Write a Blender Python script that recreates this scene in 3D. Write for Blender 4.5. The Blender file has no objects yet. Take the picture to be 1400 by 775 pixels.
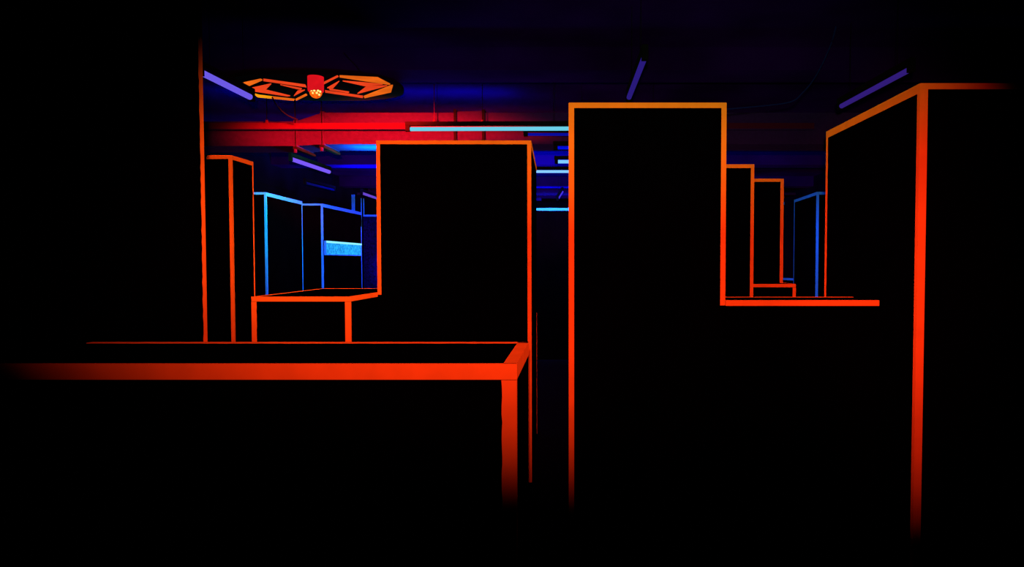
import bpy, bmesh, math, random
from mathutils import Vector
random.seed(7)
C = bpy.context.scene.collection
sc = bpy.context.scene

# ------------------------------------------------------------------ survey of the room (camera model used to measure it)
F, PX, PY, EYE = 930.0, 788.0, 387.5, 1.59
PITCH = math.atan(30.5 / F)
cp, sp = math.cos(PITCH), math.sin(PITCH)

def ray(x, y):
    u, v = (x - PX) / F, (PY - y) / F
    return Vector((u, cp + v * sp, -sp + v * cp))

def at_z(x, y, z):
    d = ray(x, y)
    return Vector((0, 0, EYE)) + d * ((z - EYE) / d.z)

def at_y(x, y, Y):
    d = ray(x, y)
    return Vector((0, 0, EYE)) + d * (Y / d.y)

def xy(x, y, z):
    p = at_z(x, y, z)
    return (p.x, p.y)

# ------------------------------------------------------------------ materials
def diffuse(name, col, noise=0.0, scale=6.0, detail=3.0):
    m = bpy.data.materials.new(name); m.use_nodes = True
    nt = m.node_tree; nt.nodes.clear()
    out = nt.nodes.new('ShaderNodeOutputMaterial')
    d = nt.nodes.new('ShaderNodeBsdfDiffuse'); d.inputs['Roughness'].default_value = 0.6
    tc = nt.nodes.new('ShaderNodeTexCoord')
    n = nt.nodes.new('ShaderNodeTexNoise'); n.inputs['Scale'].default_value = scale; n.inputs['Detail'].default_value = detail
    r = nt.nodes.new('ShaderNodeValToRGB')
    a = [max(0, c * (1 - noise)) for c in col]; b = [min(1, c * (1 + noise)) for c in col]
    r.color_ramp.elements[0].position = 0.3; r.color_ramp.elements[0].color = (*a, 1)
    r.color_ramp.elements[1].position = 0.7; r.color_ramp.elements[1].color = (*b, 1)
    L = nt.links.new
    L(tc.outputs['Object'], n.inputs['Vector']); L(n.outputs['Fac'], r.inputs['Fac'])
    L(r.outputs['Color'], d.inputs['Color']); L(d.outputs['BSDF'], out.inputs['Surface'])
    return m

def glow(name, col, strength=1.0, noise=0.0, scale=40.0):
    m = bpy.data.materials.new(name); m.use_nodes = True
    nt = m.node_tree; nt.nodes.clear()
    out = nt.nodes.new('ShaderNodeOutputMaterial')
    e = nt.nodes.new('ShaderNodeEmission'); e.inputs['Strength'].default_value = strength
    e.inputs['Color'].default_value = (*col, 1)
    if noise:
        tc = nt.nodes.new('ShaderNodeTexCoord')
        n = nt.nodes.new('ShaderNodeTexNoise'); n.inputs['Scale'].default_value = scale; n.inputs['Detail'].default_value = 4
        r = nt.nodes.new('ShaderNodeValToRGB')
        r.color_ramp.elements[0].position = 0.35; r.color_ramp.elements[0].color = (*[c * (1 - noise) for c in col], 1)
        r.color_ramp.elements[1].position = 0.65; r.color_ramp.elements[1].color = (*[c * (1 + noise) for c in col], 1)
        nt.links.new(tc.outputs['Object'], n.inputs['Vector']); nt.links.new(n.outputs['Fac'], r.inputs['Fac'])
        nt.links.new(r.outputs['Color'], e.inputs['Color'])
    nt.links.new(e.outputs['Emission'], out.inputs['Surface'])
    return m

M = dict(
    black=diffuse('matte_black_paint', (0.0005, 0.0004, 0.0009), 0.25, 3),
    blackm=diffuse('black_metal', (0.004, 0.004, 0.005), 0.2, 8),
    orange=diffuse('fluorescent_orange_tape', (0.93, 0.33, 0.022), 0.06, 9),
    blue=diffuse('fluorescent_blue_tape', (0.02, 0.45, 0.9), 0.06, 9),
    ceil=diffuse('dark_violet_ceiling_paint', (0.012, 0.0005, 0.044), 0.45, 1.3, 6),
    floor=diffuse('dark_carpet', (0.003, 0.003, 0.014), 0.4, 30),
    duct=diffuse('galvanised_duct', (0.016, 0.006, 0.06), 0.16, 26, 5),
    rail=diffuse('painted_rail', (0.034, 0.004, 0.02), 0.05, 6),
    wall=diffuse('dark_wall_paint', (0.003, 0.003, 0.007), 0.3, 2),
    rough=diffuse('speckled_wall_board', (0.001, 0.001, 0.045), 0.85, 45, 6),
    cable=diffuse('cable_rubber', (0.004, 0.010, 0.09), 0.1, 8),
)

# ------------------------------------------------------------------ mesh helpers
def link(name, bm, mat, parent=None):
    bmesh.ops.recalc_face_normals(bm, faces=bm.faces)
    me = bpy.data.meshes.new(name); bm.to_mesh(me); bm.free()
    o = bpy.data.objects.new(name, me); C.objects.link(o)
    me.materials.append(M[mat] if isinstance(mat, str) else mat)
    if parent is not None:
        o.parent = parent
        o.location = -parent.location if parent.type == 'EMPTY' else (0, 0, 0)
    return o

def tag(o, label, cat, group=None):
    o['label'] = label; o['category'] = cat
    if group: o['group'] = group
    return o

def thing(name, label, cat, loc, group=None):
    o = bpy.data.objects.new(name, None); C.objects.link(o)
    o.empty_display_size = 0.1; o.location = loc
    o['kind'] = 'thing'
    return tag(o, label, cat, group)

def struct(name, bm, mat):
    o = link(name, bm, mat); o['kind'] = 'structure'; return o

def add_prism(bm, pts, z0, z1, bevel=0.0):
    lo = [bm.verts.new((p[0], p[1], z0)) for p in pts]; hi = [bm.verts.new((p[0], p[1], z1)) for p in pts]
    n = len(pts)
    fs = [bm.faces.new(lo[::-1]), bm.faces.new(hi)]
    for i in range(n):
        fs.append(bm.faces.new((lo[i], lo[(i + 1) % n], hi[(i + 1) % n], hi[i])))
    if bevel:
        es = list({e for f in fs for e in f.edges})
        bmesh.ops.bevel(bm, geom=es, offset=bevel, segments=2, affect='EDGES')

def add_box(bm, a, b, bevel=0.0):
    x0, x1 = sorted((a[0], b[0])); y0, y1 = sorted((a[1], b[1])); z0, z1 = sorted((a[2], b[2]))
    add_prism(bm, [(x0, y0), (x1, y0), (x1, y1), (x0, y1)], z0, z1, bevel)

def box(a, b, bevel=0.0):
    bm = bmesh.new(); add_box(bm, a, b, bevel); return bm

def frame_of(d):
    d = d.normalized()
    up = Vector((0, 0, 1)) if abs(d.z) < 0.95 else Vector((1, 0, 0))
    s = d.cross(up).normalized(); u = s.cross(d).normalized()
    return d, s, u

def add_tube(bm, pts, r, seg=12, cap=True, close_round=False):
    pts = [Vector(p) for p in pts]; rings = []
    for i, p in enumerate(pts):
        d = (pts[min(i + 1, len(pts) - 1)] - pts[max(i - 1, 0)])
        _, s, u = frame_of(d)
        rr = r[i] if isinstance(r, (list, tuple)) else r
        rings.append([bm.verts.new(p + (s * math.cos(2 * math.pi * k / seg) + u * math.sin(2 * math.pi * k / seg)) * rr) for k in range(seg)])
    for a, b in zip(rings, rings[1:]):
        for k in range(seg):
            f = bm.faces.new((a[k], a[(k + 1) % seg], b[(k + 1) % seg], b[k])); f.smooth = True
    if cap:
        bm.faces.new(rings[0][::-1]); bm.faces.new(rings[-1])

def tube(pts, r, seg=12):
    bm = bmesh.new(); add_tube(bm, pts, r, seg); return bm

def add_bar(bm, p, q, w, h, off=0.0):
    """a rectangular bar from p to q, w across, h tall, its centre raised by off"""
    p, q = Vector(p), Vector(q)
    d, s, u = frame_of(q - p)
    vs = []
    for c in (p, q):
        c = c + u * off
        vs.append([bm.verts.new(c + s * a * w / 2 + u * b * h / 2) for a, b in ((-1, -1), (1, -1), (1, 1), (-1, 1))])
    a, b = vs
    bm.faces.new(a[::-1]); bm.faces.new(b)
    for k in range(4): bm.faces.new((a[k], a[(k + 1) % 4], b[(k + 1) % 4], b[k]))

def bar(p, q, w, h, off=0.0):
    bm = bmesh.new(); add_bar(bm, p, q, w, h, off); return bm

def tape_bm(p, q, n1, t1, w1, n2, t2, w2, th, jag=0.0):
    """a strip of tape folded over the edge p-q: w1 along t1 on the face with normal n1, w2 along t2 on the other"""
    bm = bmesh.new(); p, q = Vector(p), Vector(q); n1, t1, n2, t2 = map(Vector, (n1, t1, n2, t2))
    L = (q - p).length; steps = max(1, int(L / 0.03)) if jag else 1
    rings = []
    for i in range(steps + 1):
        c = p.lerp(q, i / steps)
        a = w1 * (1 + random.uniform(-jag, jag)) if jag else w1
        b = w2 * (1 + random.uniform(-jag, jag)) if jag else w2
        prof = [(n1 + n2) * th, n1 * th + t1 * a, t1 * a, -(n1 + n2) * 0.0004, t2 * b, n2 * th + t2 * b]
        rings.append([bm.verts.new(c + v) for v in prof])
    for A, B in zip(rings, rings[1:]):
        for k in range(6): bm.faces.new((A[k], A[(k + 1) % 6], B[(k + 1) % 6], B[k]))
    bm.faces.new(rings[0][::-1]); bm.faces.new(rings[-1])
    return bm

class Block:
    """a closed partition on the footprint pts (front-left, front-right, back-right, back-left), taped along its edges"""
    def __init__(s, name, label, cat, pts, top, tape, group=None, mat='black', base=0.0):
        s.p = [Vector((a, b, 0)) for a, b in pts]; s.top, s.tape, s.base = top, tape, base
        c = sum(s.p, Vector()) / 4
        s.root = thing(name, label, cat, (c.x, c.y, base), group)
        bm = bmesh.new(); add_prism(bm, pts, base, top); link('panel', bm, mat, s.root)
    def n(s, i):                                              # outward normal of side i (corner i to i+1)
        d = (s.p[(i + 1) % 4] - s.p[i]).normalized(); return Vector((d.y, -d.x, 0))
    def d(s, i): return (s.p[(i + 1) % 4] - s.p[i]).normalized()
    def H(s, i, wf, wt, a=0.0, b=1.0, jag=0.0):               # along the top of side i
        p, q = s.p[i].lerp(s.p[(i + 1) % 4], a), s.p[i].lerp(s.p[(i + 1) % 4], b)
        z = Vector((0, 0, s.top)); n = s.n(i)
        bm = tape_bm(p + z, q + z, n, (0, 0, -1), wf, (0, 0, 1), -n, wt, 0.0024, jag)
        link('edge_tape', bm, s.tape, s.root); return s
    def V(s, i, wp, wn, z0=None, z1=None, jag=0.0, tape=None):  # up corner i; wp on side i-1, wn on side i
        z0 = s.base + 0.002 if z0 is None else z0; z1 = s.top if z1 is None else z1
        bm = tape_bm(s.p[i] + Vector((0, 0, z0)), s.p[i] + Vector((0, 0, z1)), s.n(i - 1), -s.d(i - 1), wp, s.n(i), s.d(i), wn, 0.0016, jag)
        link('edge_tape', bm, tape or s.tape, s.root); return s

TALL, LOW, BENCH, CEIL = 2.44, 1.364, 1.22, 3.38
XL, XR, YB = -5.0, 5.0, 18.0

# ------------------------------------------------------------------ the room
struct('floor', box((XL, -1.5, -0.1), (XR, YB, 0)), 'floor')
struct('ceiling', box((XL, -1.5, CEIL), (XR, YB, CEIL + 0.15)), 'ceil')
struct('wall_left', box((XL - 0.15, -1.5, -0.1), (XL, YB, CEIL + 0.15)), 'wall')
struct('wall_right', box((XR, -1.5, -0.1), (XR + 0.15, YB, CEIL + 0.15)), 'wall')
struct('wall_back', box((XL - 0.15, YB, -0.1), (XR + 0.15, YB + 0.15, CEIL + 0.15)), 'wall')
for y0, y1, zb in ((5.75, 6.15, 3.19), (11.2, 11.6, 3.17), (14.4, 14.8, 3.17), (16.4, 16.7, 3.12)):
    struct('ceiling_beam', box((XL, y0, zb), (XR, y1, CEIL)), 'ceil')

# ------------------------------------------------------------------ the nearest partitions
# low wall in front, taped round its top
b = Block('low_wall', 'nearest black low wall with the widest orange tape round its flat top', 'low wall',
          [(-3.6, at_z(705.8, 498, BENCH).y), xy(705.8, 498, BENCH), xy(722.4, 468, BENCH), (-3.6, at_z(722.4, 468, BENCH).y)], BENCH, 'orange')
b.H(0, 0.055, 0.010).H(1, 0.055, 0.047).H(2, 0.03, 0.040, 0.0, 0.588, jag=0.12).V(1, 0.052, 0.02, z1=BENCH - 0.057, jag=0.03)

# floor to ceiling wall at the left
p = at_y(280.5, 300, 3.6)
b = Block('tall_wall', 'black wall reaching the ceiling with one orange tape line down its edge', 'wall partition',
          [(XL + 0.005, 3.6), (p.x, 3.6), (p.x - 0.03, 3.65), (XL + 0.005, 3.65)], CEIL - 0.003, 'orange')
b.V(1, 0.019, 0.02, jag=0.10)

# partition in the middle with its long side on the gap
bl = Vector((*xy(725.8, 192.5, TALL), 0)); fl = Vector((*xy(514.5, 192.5, TALL), 0)); fl.y = bl.y = (fl.y + bl.y) / 2
br = xy(733.3, 229, TALL)
P2X = fl.x
b = Block('partition', 'wide black partition under the bright cyan tube, standing beside the narrow gap', 'partition',
          [(fl.x, fl.y), (bl.x, bl.y), br, (fl.x, br[1])], TALL, 'orange', 'tall orange-taped partitions')
b.H(0, 0.024, 0.02).V(0, 0.012, 0.026, z0=LOW - 0.012).V(1, 0.026, 0.03).H(1, 0.030, 0.02).V(2, 0.005, 0.02, z1=1.12)

# chest high box left of it
fy = at_z(470, 406, LOW).y
b = Block('low_box', 'black chest-high box with orange taped rim between left wall and wide partition', 'low box',
          [(at_z(344, 406, LOW).x, fy), (P2X - 0.012, fy), (P2X - 0.012, at_z(441, 394.5, LOW).y), xy(441, 394.5, LOW)], LOW, 'orange')
b.H(0, 0.028, 0.012).H(1, 0.028, 0.016).H(2, 0.02, 0.018).H(3, 0.01, 0.020).V(0, 0.02, 0.030, z1=LOW - 0.03, jag=0.05).V(1, 0.034, 0.012, z1=LOW - 0.03)

# orange corner partition behind the left wall
c = Vector((*xy(316, 212.5, TALL), 0)); f = Vector((*xy(346, 221.5, TALL), 0))
b = Block('partition', 'black corner partition with orange tape right beside the ceiling-high wall', 'partition',
          [(-4.6, c.y), (c.x, c.y), (f.x, f.y), (-4.6, f.y)], TALL, 'orange', 'tall orange-taped partitions')
b.H(0, 0.028, 0.02).H(1, 0.032, 0.02).V(1, 0.022, 0.020).V(2, 0.018, 0.012)

# tall panel right of the gap, and the low wall joined to it
a0 = Vector((*xy(777.8, 141.5, TALL), 0)); a1 = Vector((*xy(993.5, 140.5, TALL), 0)); a1.y = a0.y = (a0.y + a1.y) / 2
P1Y = a0.y
b = Block('partition', 'tall black panel with orange tape immediately right of the narrow gap', 'partition',
          [(a0.x, P1Y), (a1.x, P1Y), (a1.x, P1Y + 0.45), (a0.x, P1Y + 0.45)], TALL, 'orange', 'tall orange-taped partitions')
zl = at_y(990, 417.5, P1Y).z
b.H(0, 0.026, 0.015).V(0, 0.008, 0.028).V(1, 0.026, 0.008, z0=zl)
zt = at_y(1100, 411, P1Y).z
xe = at_y(1202, 414, P1Y).x
b = Block('low_wall', 'black low wall with one straight orange tape line right of the tall panel', 'low wall',
          [(a1.x + 0.004, P1Y + 0.001), (xe, P1Y + 0.001), (xe, at_z(1150, 406.3, zt).y), (a1.x + 0.004, at_z(1150, 406.3, zt).y)], zt, 'orange')
b.H(0, 0.028, 0.012)
b.H(2, 0.02, 0.008, jag=0.75)

# big block at the right
c = Vector((*xy(1258.5, 114.5, TALL), 0)); f = Vector((*xy(1130, 180.5, TALL), 0))
b = Block('partition', 'big black block with orange tape at the right, its side running back', 'partition',
          [(f.x, f.y), (c.x, c.y), (XR - 0.3, c.y), (XR - 0.3, f.y)], TALL, 'orange', 'tall orange-taped partitions')
b.H(0, 0.042, 0.02).H(1, 0.026, 0.02).V(1, 0.026, 0.036).V(0, 0.02, 0.028, jag=0.06)

# two partitions in the right-hand lane
q = Vector((*xy(1031, 225, TALL), 0))
b = Block('partition', 'black partition with orange tape just behind the tall panel', 'partition',
          [(0.75, q.y), (q.x, q.y), (q.x, q.y + 0.4), (0.75, q.y + 0.4)], TALL, 'orange', 'tall orange-taped partitions')
b.H(0, 0.030, 0.012).V(1, 0.028, 0.01)
lz = LOW
w = Vector((*xy(1088, 388.5, lz), 0))
r = Vector((*xy(1071.5, 244.5, TALL), 0))
b = Block('partition', 'black partition with dim red-orange tape standing behind a small low box', 'partition',
          [(1.0, r.y), (r.x, r.y), (r.x - 0.01, r.y + 0.5), (1.0, r.y + 0.5)], TALL, 'orange', 'tall orange-taped partitions')
b.H(0, 0.030, 0.012).V(1, 0.032, 0.01)
b = Block('low_box', 'small black low box with orange tape in front of the dim red-orange partition', 'low box',
          [(q.x + 0.03, w.y), (w.x, w.y), (w.x, r.y - 0.012), (q.x + 0.03, r.y - 0.012)], lz, 'orange')
b.H(0, 0.030, 0.012).V(1, 0.030, 0.01, z1=lz - 0.032).H(1, 0.01, 0.012)

# ------------------------------------------------------------------ blue-taped partitions
def corner_pair(near, far): return Vector((*xy(*near, TALL), 0)), Vector((*xy(*far, TALL), 0))
c, f = corner_pair((363.5, 263), (413, 275.5))
b = Block('partition', 'black partition with bright cyan tape beside the orange corner partition', 'partition',
          [(-4.95, c.y), (c.x, c.y), (f.x, f.y), (-4.95, f.y)], TALL, 'blue', 'blue-taped partitions')
b.H(0, 0.026, 0.02).H(1, 0.045, 0.02).V(1, 0.022, 0.028).V(2, 0.022, 0.01)
c, f = corner_pair((440.5, 278.5), (494, 290.5))
P10 = (c, f)
b = Block('partition', 'black partition with blue tape carrying the glowing blue rectangle', 'partition',
          [(-4.95, c.y), (c.x, c.y), (f.x, f.y), (-4.95, f.y)], TALL, 'blue', 'blue-taped partitions')
zj = at_y(494, 310, f.y).z
b.H(0, 0.026, 0.02).H(1, 0.045, 0.02).V(1, 0.022, 0.030).V(2, 0.034, 0.01, z0=at_y(494, 357, f.y).z, z1=zj).V(2, 0.022, 0.024, z0=0.002, z1=at_y(494, 357, f.y).z)
q = Vector((*xy(494, 293.5, TALL), 0))
b = Block('partition', 'far blue-topped partition with speckled blue-lit face beside the wide orange partition', 'partition',
          [(q.x - 0.06, q.y + 0.3), (-2.2, q.y + 0.3), (-2.2, q.y + 0.7), (q.x - 0.06, q.y + 0.7)], at_y(500, 293.5, q.y + 0.3).z, 'blue', 'blue-taped partitions', mat='rough')
FAR_Y = q.y + 0.3
b.H(0, 0.035, 0.02)
# two tall taped posts rising behind
for x, ytop, Y, lab in ((482.8, 266, 13.4, 'tall thin post with blue tape rising above the glowing-rectangle partition'),
                        (495.5, 271, 13.42, 'thinner tall post with blue tape at the end of the far blue-topped partition')):
    p = at_y(x, ytop, Y); w = 0.055 if x < 490 else 0.03
    b = Block('taped_post', lab, 'post', [(p.x - 0.03, Y), (p.x + 0.03, Y), (p.x + 0.03, Y + 0.06), (p.x - 0.03, Y + 0.06)], p.z, 'blue', 'tall blue posts')
    b.V(1, w / 2 + 0.0, 0.012).V(0, 0.012, w / 2)
# the partition closing the gap
q = Vector((*xy(755, 284.5, TALL), 0))
b = Block('partition', 'far black partition with bright cyan top line seen through the narrow gap', 'partition',
          [(-1.6, q.y), (0.45, q.y), (0.45, q.y + 0.4), (-1.6, q.y + 0.4)], TALL, 'blue', 'blue-taped partitions')
b.H(0, 0.040, 0.02)
# right-hand lane
c, f = corner_pair((1117, 262.5), (1086, 273.5))
b = Block('partition', 'blue-taped black partition at the end of the right lane beside the big block', 'partition',
          [(f.x, f.y), (c.x, c.y), (4.6, c.y), (4.6, f.y)], TALL, 'blue', 'blue-taped partitions')
b.H(0, 0.035, 0.02).H(1, 0.032, 0.02).V(1, 0.020, 0.026).V(0, 0.012, 0.024)
q = Vector((*xy(1078, 276.5, TALL), 0))
b = Block('partition', 'farthest dim blue-taped partition behind the dim red-orange partition', 'partition',
          [(2.2, q.y), (f.x - 0.03, q.y), (f.x - 0.03, q.y + 0.35), (2.2, q.y + 0.35)], TALL, 'blue', 'blue-taped partitions')
b.H(0, 0.035, 0.02)
q = Vector((*xy(1084.5, 380.6, LOW), 0))
q0 = Vector((*xy(1069, 378.8, LOW), 0))
b = Block('low_wall', 'short low wall with a blue tape line in the right lane', 'low wall',
          [(q0.x - 0.35, q0.y - 0.02), (q.x, q.y), (q.x, q.y + 0.12), (q0.x - 0.35, q0.y + 0.10)], LOW, 'blue')
b.H(0, 0.026, 0.01)

# lit opening in the blue partition's side, imitated by glowing slabs
c, f = P10
d = (f - c).normalized(); n = Vector((d.y, -d.x, 0))
def side_pt(x, y):                     # where the sight line meets the partition's side
    r_ = ray(x, y); o_ = Vector((0, 0, EYE)); t = (c - o_).dot(n) / r_.dot(n); return o_ + r_ * t
A, B_ = side_pt(443.5, 348), side_pt(492, 331.5)
L0 = (A - c).dot(d); L1 = (B_ - c).dot(d)
z0, z1 = A.z, side_pt(443.5, 329).z
lb = thing('lit_opening', 'glowing blue rectangle standing in for a lit opening in a blue-taped partition', 'light', tuple(c + d * (L0 + L1) / 2 + Vector((0, 0, z0))))
def slab(s0, s1, za, zb, o0, o1):
    bm = bmesh.new()
    P = [c + d * s0 + n * o0, c + d * s1 + n * o0, c + d * s1 + n * o1, c + d * s0 + n * o1]
    add_prism(bm, [(v.x, v.y) for v in P], za, zb); return bm
fb = slab(L0 - .01, L1 + .01, z0 - .008, z0 + .006, 0.003, 0.03)
add_prism(fb, [(v.x, v.y) for v in (c + d * (L0 - .012) + n * .003, c + d * (L0 + .006) + n * .003, c + d * (L0 + .006) + n * .03, c + d * (L0 - .012) + n * .03)], z0 + .006, z1)
add_prism(fb, [(v.x, v.y) for v in (c + d * (L1 - .006) + n * .003, c + d * (L1 + .012) + n * .003, c + d * (L1 + .012) + n * .03, c + d * (L1 - .006) + n * .03)], z0 + .006, z1)
link('frame', fb, 'blue', lb)
link('glow_panel', slab(L0 + .006, L1 - .006, z0 + .006, z1 - .03, 0.003, 0.02), glow('opening_glow', (0.02, 0.40, 1.1), 1.0, 0.5, 26), lb)
link('top_glow', slab(L0, L1, z1 - .03, z1, 0.003, 0.034), glow('top_edge_glow', (0.30, 0.95, 1.2), 1.0), lb)

# ------------------------------------------------------------------ black-light tubes
TG = 'black-light tubes under the ceiling'
def tube_light(label, p, q, col, r=0.016, strength=1.0, house=True, lit=True, wires=(0.2, 0.8), gap=0.012):
    p, q = Vector(p), Vector(q); d, s, u = frame_of(q - p)
    o = thing('tube_light', label, 'light', tuple((p + q) / 2), TG)
    if lit: link('tube', tube([p, q], r, 14), glow('lit_tube', col, strength), o)
    else: link('tube', tube([p, q], r, 14), 'cable', o)
    e = 0.02
    bm = bmesh.new(); add_bar(bm, p - d * 0.045, q + d * 0.045, 0.036, 0.035, r + gap + 0.0175); link('housing', bm, 'blackm', o)
    for a, sg in ((p, -1), (q, 1)):
        bm = bmesh.new(); add_bar(bm, a + d * sg * 0.002, a + d * sg * 0.042, 0.036, 2 * r + gap + 0.006, gap / 2); link('end_cap', bm, 'blackm', o)
    for w in wires:
        c_ = p.lerp(q, w) + u * (r + gap + 0.035)
        link('hanging_wire', tube([c_, Vector((c_.x, c_.y, CEIL - 0.001))], 0.002, 6), 'blackm', o)
    return o
ZT = EYE + 1.2
VIO, CYA, DVIO = (0.15, 0.10, 0.78), (0.15, 0.62, 0.80), (0.022, 0.010, 0.19)
# along the room
far = at_z(341.5, 132.5, ZT); near = at_z(276, 99.5, ZT)
tube_light('lilac tube emerging from behind the ceiling-high left wall', near, (near.x, far.y, ZT), VIO, 0.021, wires=(0.15, 0.85))
far = at_z(450, 235, ZT); near = at_z(398.5, 217.5, ZT)
T2 = (near + far) / 2
tube_light('violet tube sloping above the bright cyan-taped partition', near, far, (0.20, 0.10, 0.95), 0.024, wires=(0.62,))
far = at_z(518, 272, ZT); near = at_z(495, 264, ZT)
tube_light('far violet tube peeking out left of the wide orange partition', near, far, (0.14, 0.06, 0.62), 0.022, wires=(0.5,))
far = at_z(860, 133, ZT); near = at_z(881, 79, ZT)
tube_light('dim violet tube above the tall panel right of the gap', near, far, DVIO, 0.018, wires=(0.2, 0.8))
far = at_z(1150.5, 145, ZT); near = at_z(1243, 95.5, ZT)
tube_light('dim violet tube above the big right block', near, far, (0.03, 0.011, 0.18), 0.018, wires=(0.15, 0.85))
# across the room
p = at_z(561, 176.5, ZT)
T3 = p
tube_light('long bright cyan tube across the room above the wide partition', p, (p.x + 1.75, p.y, ZT + 0.006), CYA, 0.018, wires=(0.14, 0.75))
p = at_z(722, 183.8, ZT)
tube_light('dim blue tube close behind the long bright cyan tube', p, (p.x + 1.2, p.y, ZT), (0.002, 0.004, 0.33), 0.013, wires=(0.2, 0.8))
p = at_z(762.5, 202, ZT - 0.06)
tube_light('faint blue tube above the short bright one in the gap', p, (p.x + 1.2, p.y, ZT - 0.06), (0.0, 0.004, 0.75), 0.016, wires=(0.2, 0.8))
p = at_z(763, 221, ZT)
T5 = p
tube_light('short bright end of a cyan-white tube in the gap', p, (p.x + 1.2, p.y, ZT), (0.22, 0.62, 1.2), 0.020, wires=(0.2, 0.8))
p = at_z(700, 234.5, ZT)
T4 = p
tube_light('bright pale cyan line of a tube crossing the whole gap', p, (p.x + 1.3, p.y, ZT), (0.25, 0.62, 1.2), 0.018, wires=(0.2, 0.8))
p, q = at_y(769, 262, 12.2), at_y(763, 271.5, 12.0)
tube_light('tiny tilted violet tube deep in the gap', p, q, (0.06, 0.03, 0.8), 0.02, wires=(0.2, 0.8))
p, q = at_z(418, 250, ZT), at_z(456, 259.5, ZT)
tube_light('unlit tube hanging in the dark behind the violet tube', p, q, VIO, 0.018, lit=False, wires=(0.1, 0.9))

# ------------------------------------------------------------------ duct, rail and hangers
DY = 7.0
ztop, zbot = at_y(600, 154, DY).z, at_y(600, 197, DY).z
ztl, zbl = at_y(350, 166, DY).z, at_y(350, 199.5, DY).z
xa, xb = at_y(404, 165, DY).x, at_y(441, 155, DY).x
du = thing('ventilation_duct', 'large rectangular sheet metal duct lit red under the ceiling', 'duct', (-1.5, DY, zbot))
def duct_piece(x0, x1, a0, a1, b0, b1, dep=0.42):
    bm = bmesh.new()
    v = [bm.verts.new((x, y, z)) for x, (zb, zt) in ((x0, (b0, a0)), (x1, (b1, a1))) for y in (DY, DY + dep) for z in (zb, zt)]
    for f in ((0, 1, 3, 2), (4, 6, 7, 5), (0, 4, 5, 1), (2, 3, 7, 6), (0, 2, 6, 4), (1, 5, 7, 3)): bm.faces.new([v[k] for k in f])
    return bm
link('narrow_duct_run', duct_piece(XL + 0.01, xa, ztl, ztl, zbl, zbl), 'duct', du)
link('taper', duct_piece(xa, xb, ztl, ztop, zbl, zbot), 'duct', du)
x1, x2, xend = at_y(622.5, 160, DY).x, at_y(661, 160, DY).x, 3.2
link('wide_duct_run', duct_piece(xb, x1, ztop, ztop, zbot, zbot), 'duct', du)
link('wide_duct_run', duct_piece(x1, x2, ztop + 0.01, ztop + 0.02, zbot - 0.005, zbot - 0.005), 'duct', du)
link('wide_duct_run', duct_piece(x2, xend, ztop, ztop, zbot, zbot), 'duct', du)
for x, zt_, zb_ in ((xa, ztl, zbl), (xb, ztop, zbot)):
    link('flange', box((x - 0.02, DY - 0.012, zb_ - 0.01), (x + 0.02, DY + 0.43, zt_ + 0.012)), 'duct', du)
for x in (x1, x2):
    link('flange', box((x - 0.014, DY - 0.014, zbot - 0.01), (x + 0.014, DY + 0.43, ztop + 0.03)), 'blackm', du)
RY = 6.91
zr1, zr0 = at_y(450, 168, RY).z, at_y(450, 177, RY).z
ra = thing('cable_rail', 'bright red-lit rail running across in front of the duct', 'rail', (-2.0, RY, zr0))
bm = box((XL + 0.01, RY, zr0 + 0.008), (2.4, RY + 0.055, zr1)); link('channel', bm, 'rail', ra)
bm = box((XL + 0.01, RY - 0.006, zr0), (2.4, RY + 0.058, zr0 + 0.008)); link('lip', bm, 'duct', ra)
for px in (363, 593, 659):
    x = at_y(px, 168, RY).x
    bm = bmesh.new(); add_tube(bm, [(x, RY + 0.03, zr1), (x, RY + 0.03, CEIL - 0.001)], 0.004, 6)
    link('hanger_rod', bm, 'blackm' if px != 593 else 'rail', ra)
    bm = bmesh.new(); add_tube(bm, [(x, RY + 0.03, zr1), (x, RY + 0.03, zr1 + 0.035)], [0.02, 0.012], 8); link('hanger_nut', bm, 'rail', ra)
# channels carrying the duct from below, each on a rod
for px, zb_ in ((405, zbl), (441, zbot)):
    x = at_y(px, 198, DY).x
    h = link('hanger_channel', box((x - 0.025, DY - 0.03, zb_ - 0.04), (x + 0.025, DY + 0.46, zb_ - 0.011), 0.004), 'blackm', du)
    bm = tube([(x, DY - 0.02, zb_ - 0.05), (x, DY - 0.02, CEIL - 0.001)], 0.005, 6); rod_ = link('rod', bm, 'blackm'); rod_.parent = h
    bm = tube([(x, DY - 0.02, zb_ - 0.075), (x, DY - 0.02, zb_ - 0.035)], 0.016, 6); nut_ = link('nut', bm, 'duct'); nut_.parent = h

# pipe and box far back in the gap
pp = thing('pipe', 'straight blue-lit pipe crossing far behind the gap', 'pipe', (-0.5, 15.6, 2.9))
p = at_y(733, 265, 15.6)
link('run', tube([(XL, 15.6, p.z), (XR, 15.6, p.z)], 0.036, 12), 'duct', pp)
xj = at_y(745, 265, 15.6).x
link('coupling', tube([(xj - 0.03, 15.6, p.z), (xj + 0.03, 15.6, p.z)], 0.045, 12), 'duct', pp)
p = at_y(735.5, 269.5, 15.3)
jb = link('junction_box', box((p.x - 0.06, 15.54, p.z - 0.05), (p.x + 0.06, 15.66, p.z + 0.012), 0.006), 'duct', pp)
lid_ = link('lid', box((p.x - 0.05, 15.53, p.z - 0.04), (p.x + 0.05, 15.539, p.z + 0.0)), 'duct'); lid_.parent = jb

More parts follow.
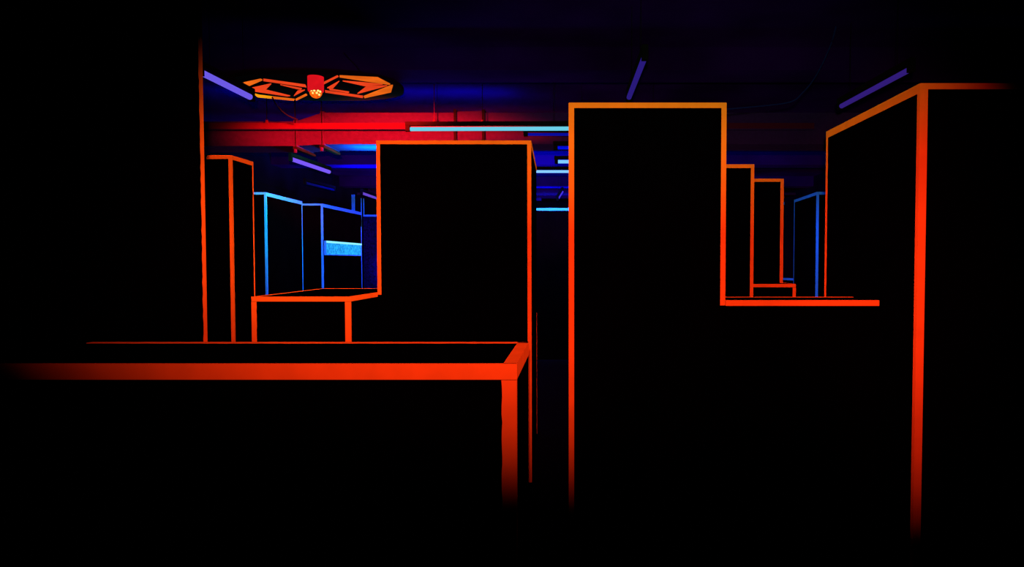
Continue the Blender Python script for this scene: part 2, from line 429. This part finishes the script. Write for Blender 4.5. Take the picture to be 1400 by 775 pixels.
# cables
ZB = EYE + 1.5
def sag(name, label, pts, r, mat='cable'):
    sm = []
    P = [Vector(v) for v in pts]
    for i in range(len(P) - 1):
        p0, p1, p2, p3 = P[max(i - 1, 0)], P[i], P[i + 1], P[min(i + 2, len(P) - 1)]
        for k in range(8):
            t = k / 8
            sm.append(0.5 * ((2 * p1) + (p2 - p0) * t + (2 * p0 - 5 * p1 + 4 * p2 - p3) * t * t + (3 * p1 - p0 - 3 * p2 + p3) * t ** 3))
    sm.append(P[-1])
    return tag(link(name, tube(sm, r, 6), mat), label, 'cable')
sag('cable', 'thin curving blue cable hanging from the ceiling left of the big block',
    [at_y(1143, 36.2, 5.2), at_y(1137, 58, 5.2), at_y(1124, 88, 5.2), at_y(1110, 112, 5.2), at_y(1096, 128, 5.2), at_y(1084, 138, 5.2), at_y(1060, 143, 5.2), at_y(985, 150, 4.8)], 0.005)
sag('cable', 'dark cable drooping from the oval ceiling lamp board to the red rail',
    [at_z(372, 132.5, ZB - 0.003), at_y(378, 143, 6.3), at_y(388, 154, 6.45), at_y(398, 160, 6.55), at_y(407, 163.5, 6.6)], 0.006, 'blackm')
sag('cable', 'dark cable running down the ceiling beam above the oval lamp board',
    [at_y(470, 72, 5.735), at_y(477, 80, 5.735), at_y(486, 89, 5.735), at_y(494, 100, 5.735)], 0.005, 'blackm')

# ------------------------------------------------------------------ oval ceiling board with glowing facets and red lamp
bd = thing('ceiling_lamp_board', 'black oval ceiling board with two glowing orange faceted hexagons', 'ceiling light', (*xy(432, 119, ZB), ZB))
n_, f_ = at_z(432, 101.5, ZB), at_z(432, 138.5, ZB)
cy = (n_.y + f_.y) / 2; ry = (f_.y - n_.y) / 2
xl_, xr_ = at_y(318, 119, cy).x, at_y(549, 119, cy).x
cx, rx = (xl_ + xr_) / 2, (xr_ - xl_) / 2
bm = bmesh.new()
ring = []
for k in range(64):
    a = 2 * math.pi * k / 64
    e = 0.8
    ring.append((cx + rx * math.copysign(abs(math.cos(a)) ** e, math.cos(a)), cy + ry * math.copysign(abs(math.sin(a)) ** e, math.sin(a))))
add_prism(bm, ring, ZB + 0.004, ZB + 0.035, 0.004); link('board', bm, 'blackm', bd)
for sx in (-0.8, 0.8):
    link('hanger', tube([(cx + rx * sx * 0.7, cy, ZB + 0.035), (cx + rx * sx * 0.7, cy, CEIL - 0.001)], 0.006, 6), 'blackm', bd)
OR = glow('facet_orange', (0.80, 0.13, 0.008), 1.0, 0.15, 5)  # emission stands in for fluorescent paint glowing under black-light
RD = glow('facet_red_orange', (0.82, 0.055, 0.012), 1.0, 0.12, 5)
YE = glow('facet_amber', (0.88, 0.30, 0.004), 1.0, 0.2, 5)
FAC = [
 (YE, [(321.8,115.8),(329.2,114),(329.2,119.5)]),
 (OR, [(329.8,114),(356.4,108.3),(358.7,109.6),(332.6,120.9),(330,120)]),
 (RD, [(360,108.3),(417.3,116.3),(418.9,119.4),(416.3,118.8),(360,110.6)]),
 (RD, [(335.2,122.5),(370.9,114.7),(362.6,123.2)]),
 (RD, [(339.9,123.8),(364.7,123.5),(396.7,131.2),(392.5,131.6)]),
 (RD, [(383.2,116.0),(412.7,121.2),(411.1,122.8)]),
 (RD, [(401.8,131.2),(407,124.5),(416.8,123.2)]),
 (YE, [(345.6,127.6),(354.3,130.2),(372,132.3),(370,134.6),(352.3,132.8)]),
 (OR, [(372,132.3),(402.9,135.9),(401.8,137.6),(370,134.6)]),
 (OR, [(403.9,135.9),(418.3,128.7),(420,130.2),(404.9,137.6)]),
 (RD, [(435.5,116.3),(461.3,103.7),(462.8,104.9),(438.6,117.2)]),
 (OR, [(464.2,103.7),(516.5,106.3),(533.6,115.2),(532,115.8),(498.5,110.8),(464.4,105.6)]),
 (RD, [(468.5,110.9),(494.3,113.0),(523.2,115.5),(499.5,117.8)]),
 (RD, [(488.7,128.1),(501,118.6),(529.4,117.3)]),
 (OR, [(497.4,131.8),(535.1,116.8),(537.2,116.8),(534.6,126.1),(498.5,134)]),
 (RD, [(444.3,124),(496.4,131.6),(495.9,133.8),(444.8,126.3)]),
 (RD, [(450,121.7),(477.3,126.0),(476.3,127.1),(451,123.0)]),
 (RD, [(447.4,120.4),(463.9,111.1),(455.1,120.9)]),
]
for mat, poly in FAC:
    P = [xy(x, y, ZB - 0.002) for x, y in poly]
    bm = bmesh.new(); add_prism(bm, P, ZB - 0.004, ZB + 0.004); link('glowing_facet', bm, mat, bd)
# red lamp under the board's near edge
lt = at_z(431.5, 104, ZB); LY = lt.y; lx = lt.x
lr = 10.5 / (F / LY)
zl0 = at_y(431.5, 125, LY).z
la = thing('red_lamp', 'round red lamp with yellow bulbs hanging between the glowing hexagons', 'lamp', (lx, LY, zl0))
bm = bmesh.new(); add_tube(bm, [(lx, LY, zl0), (lx, LY, zl0 + 0.02), (lx, LY, ZB - 0.006)], [lr * 0.96, lr, lr], 28); link('lamp_shade', bm, glow('lit_red_shade', (0.72, 0.006, 0.012), 1.0, 0.1, 12), la)
bm = bmesh.new()
rr = 8.2 / (F / LY)
prof = [(rr * math.sin(t), -rr * (0.25 + 0.95 * (math.cos(t)))) for t in [math.pi * k / 16 for k in range(0, 9)]]
rings = []
for rad, dz in prof[1:]:
    rings.append([bm.verts.new((lx + rad * math.cos(2 * math.pi * k / 24), LY + rad * math.sin(2 * math.pi * k / 24), zl0 + dz + 0.004)) for k in range(24)])
tip = bm.verts.new((lx, LY, zl0 + prof[0][1] + 0.004))
for k in range(24):
    f0 = bm.faces.new((tip, rings[0][k], rings[0][(k + 1) % 24])); f0.smooth = True
    for a, b_ in zip(rings, rings[1:]):
        f0 = bm.faces.new((a[k], a[(k + 1) % 24], b_[(k + 1) % 24], b_[k])); f0.smooth = True
bm.faces.new(rings[-1]); link('lens', bm, glow('lit_lens', (0.95, 0.12, 0.004), 1.0, 0.35, 60), la)
YL = glow('lit_bulb', (1.2, 0.95, 0.25), 1.0)
for dx, dy in ((-5.4, 124.8), (-1.8, 123.8), (1.6, 127.0), (3.2, 123.8), (6.2, 125.2), (-3.6, 127.0), (5.0, 129.4)):
    v = at_y(431.5 + dx, dy, LY - rr * math.sqrt(max(0.05, 1 - (dx / 8.4) ** 2)) * 0.95)
    bm = bmesh.new(); bmesh.ops.create_icosphere(bm, subdivisions=2, radius=1.5 / (F / LY)); bmesh.ops.translate(bm, verts=bm.verts, vec=v)
    link('bulb', bm, YL, la)

# ------------------------------------------------------------------ lights
def spot(name, loc, aim, half, energy, col, sx=1.0, sy=1.0, blend=1.0, radius=0.03, falloff=None):
    l = bpy.data.lights.new(name, 'SPOT'); l.energy = energy; l.color = col
    l.spot_size = 2 * math.radians(half); l.spot_blend = blend; l.shadow_soft_size = radius
    o = bpy.data.objects.new(name, l); C.objects.link(o); o.location = loc
    o.rotation_euler = (Vector(aim) - Vector(loc)).to_track_quat('-Z', 'Y').to_euler(); o.scale = (sx, sy, 1)
    if falloff:
        l.use_nodes = True; nt = l.node_tree
        em = [n for n in nt.nodes if n.type == 'EMISSION'][0]
        fo = nt.nodes.new('ShaderNodeLightFalloff'); fo.inputs['Strength'].default_value = 1.0; fo.inputs['Smooth'].default_value = 5.0
        nt.links.new(fo.outputs[falloff], em.inputs['Strength'])
    return o
def point(name, loc, energy, col, r=0.05):
    l = bpy.data.lights.new(name, 'POINT'); l.energy = energy; l.color = col; l.shadow_soft_size = r
    o = bpy.data.objects.new(name, l); C.objects.link(o); o.location = loc; return o
def area(name, loc, aim, sx, sy, energy, col):
    l = bpy.data.lights.new(name, 'AREA'); l.shape = 'RECTANGLE'; l.size = sx; l.size_y = sy; l.energy = energy; l.color = col
    o = bpy.data.objects.new(name, l); C.objects.link(o); o.location = loc
    o.rotation_euler = (Vector(aim) - Vector(loc)).to_track_quat('-Z', 'Y').to_euler(); return o

cam_p = Vector((0, 0, EYE))
k0 = cam_p + Vector((0, -0.12, 0.12))
spot('key_fill', k0, at_y(739, 371, 4), 38.8, 229, (1.0, 0.100, 0.10), 1.0, 328 / 767, 1.0, falloff='Linear')  # unseen spot added by the camera; its soft cone fades the tape outwards
spot('left_fill', k0, at_y(445, 268, 4), 13.4, 165, (1.0, 0.25, 0.10), 1.0, 1.0, 1.0, falloff='Linear')  # unseen, added to brighten the tape on the left partitions
spot('right_fill', k0, at_y(1230, 385, 4), 18.6, 150, (1.0, 0.07, 0.08), 0.50, 1.0, 1.0, falloff='Linear')  # unseen, added to lift the tape of the right-hand block
spot('amber_fill', k0, at_y(870, 114, 4), 25.0, 86, (0.62, 1.0, 0.4), 1.0, 215 / 434, 1.0, falloff='Linear')  # unseen, added to turn the upper tape yellower
# red lamp on the board
spot('red_lamp_light', (lx + 0.05, LY - 0.12, zl0 - 0.06), (lx + 0.12, 7.0, 2.86), 51, 5600, (1.0, 0.008, 0.004), 1.0, 0.205, 0.6, 0.05)
# black-light: tube glow, plus blue lamps added without fittings
BL = (0.0, 0.04, 1.0)
area('uplight_duct', (-1.85, 7.16, 2.62), (-1.85, 7.18, 3), 0.9, 0.05, 110, (0.0, 0.9, 1.0))
area('duct_top_fill', (-2.2, 7.2, 3.16), (-2.2, 7.25, CEIL), 3.0, 0.1, 22, (0.0, 0.02, 1.0))  # added out of sight on the duct to turn the ceiling blue
spot('beam_wash', (-0.8, 3.2, 2.3), (-1.5, 5.75, 3.28), 46, 45, (0.42, 0.0, 1.0), 1.0, 0.13, 1.0, 0.05)  # added spot without a fitting, tints the beam face purple
area('uplight_left', (-2.6, 10.4, 2.9), (-2.2, 10.5, CEIL), 1.2, 0.05, 45, BL)
area('beam_fill', (-2.6, 11.4, 2.75), (-2.6, 11.4, CEIL), 2.4, 0.1, 380, BL)  # unseen, added to brighten the beam's lower edge
area('uplight_gap', (-0.4, 9.3, 2.95), (-0.4, 10.2, CEIL), 1.5, 0.05, 300, BL)
spot('tube_glow_left', (-2.4, 7.6, 2.68), (-3.95, 8.7, 2.35), 36, 190, (0.02, 1.0, 0.6), blend=1.0, radius=0.1)
spot('tube_glow_far', (-2.3, 8.9, 2.6), (-3.8, 10.7, 1.0), 65, 170, (0.0, 0.05, 1.0), blend=1.0, radius=0.1)
spot('tube_glow_near', (-2.5, 7.4, 2.6), (-3.8, 9.2, 0.8), 65, 130, (0.0, 0.05, 1.0), blend=1.0, radius=0.1)
spot('tube_glow_gap', (-0.3, 9.7, 2.7), (-0.3, 11.1, 2.1), 60, 90, (0.02, 0.9, 0.9), blend=1.0, radius=0.1)
spot('right_lane_fill', (2.4, 7.6, 2.0), (3.0, 9.0, 1.2), 65, 34, (0.0, 0.18, 1.0), blend=1.0, radius=0.1)  # no tube hangs here; added to light the right lane's blue tape
area('back_beam_fill', (-1.6, 14.6, 2.85), (-1.6, 14.62, CEIL), 4.0, 0.1, 160, BL)  # unseen, added to brighten the far beam's underside
spot('pipe_fill', (-0.5, 14.9, 2.5), (-0.5, 15.6, 2.95), 60, 90, BL, blend=1.0, radius=0.1)  # no tube hangs here; added to light the far pipe
point('tube_glow_ceiling', (-0.6, 6.45, 3.0), 0.8, (0.06, 0.04, 1.0), 0.1)
spot('speckle_spot', (-3.3, 12.0, 1.7), (-3.45, FAR_Y, 1.5), 27, 60, (0.0, 0.0, 1.0), blend=0.35)

# ------------------------------------------------------------------ world, camera, colour
w = bpy.data.worlds.new('World'); sc.world = w; w.use_nodes = True
w.node_tree.nodes['Background'].inputs['Color'].default_value = (0, 0, 0, 1)
w.node_tree.nodes['Background'].inputs['Strength'].default_value = 0
cam = bpy.data.cameras.new('camera'); co = bpy.data.objects.new('camera', cam); C.objects.link(co)
cam.sensor_fit = 'HORIZONTAL'; cam.sensor_width = 36; cam.lens = F / 1400 * 36
cam.shift_x = (700 - PX) / 1400; cam.shift_y = 0
cam.clip_start = 0.02
co.location = cam_p; co.rotation_euler = (math.pi / 2 - PITCH, 0, 0)
sc.camera = co
sc.view_settings.view_transform = 'Standard'; sc.view_settings.look = 'None'
sc.view_settings.gamma = 1.0; sc.view_settings.exposure = 0.0; sc.view_settings.use_curve_mapping = False
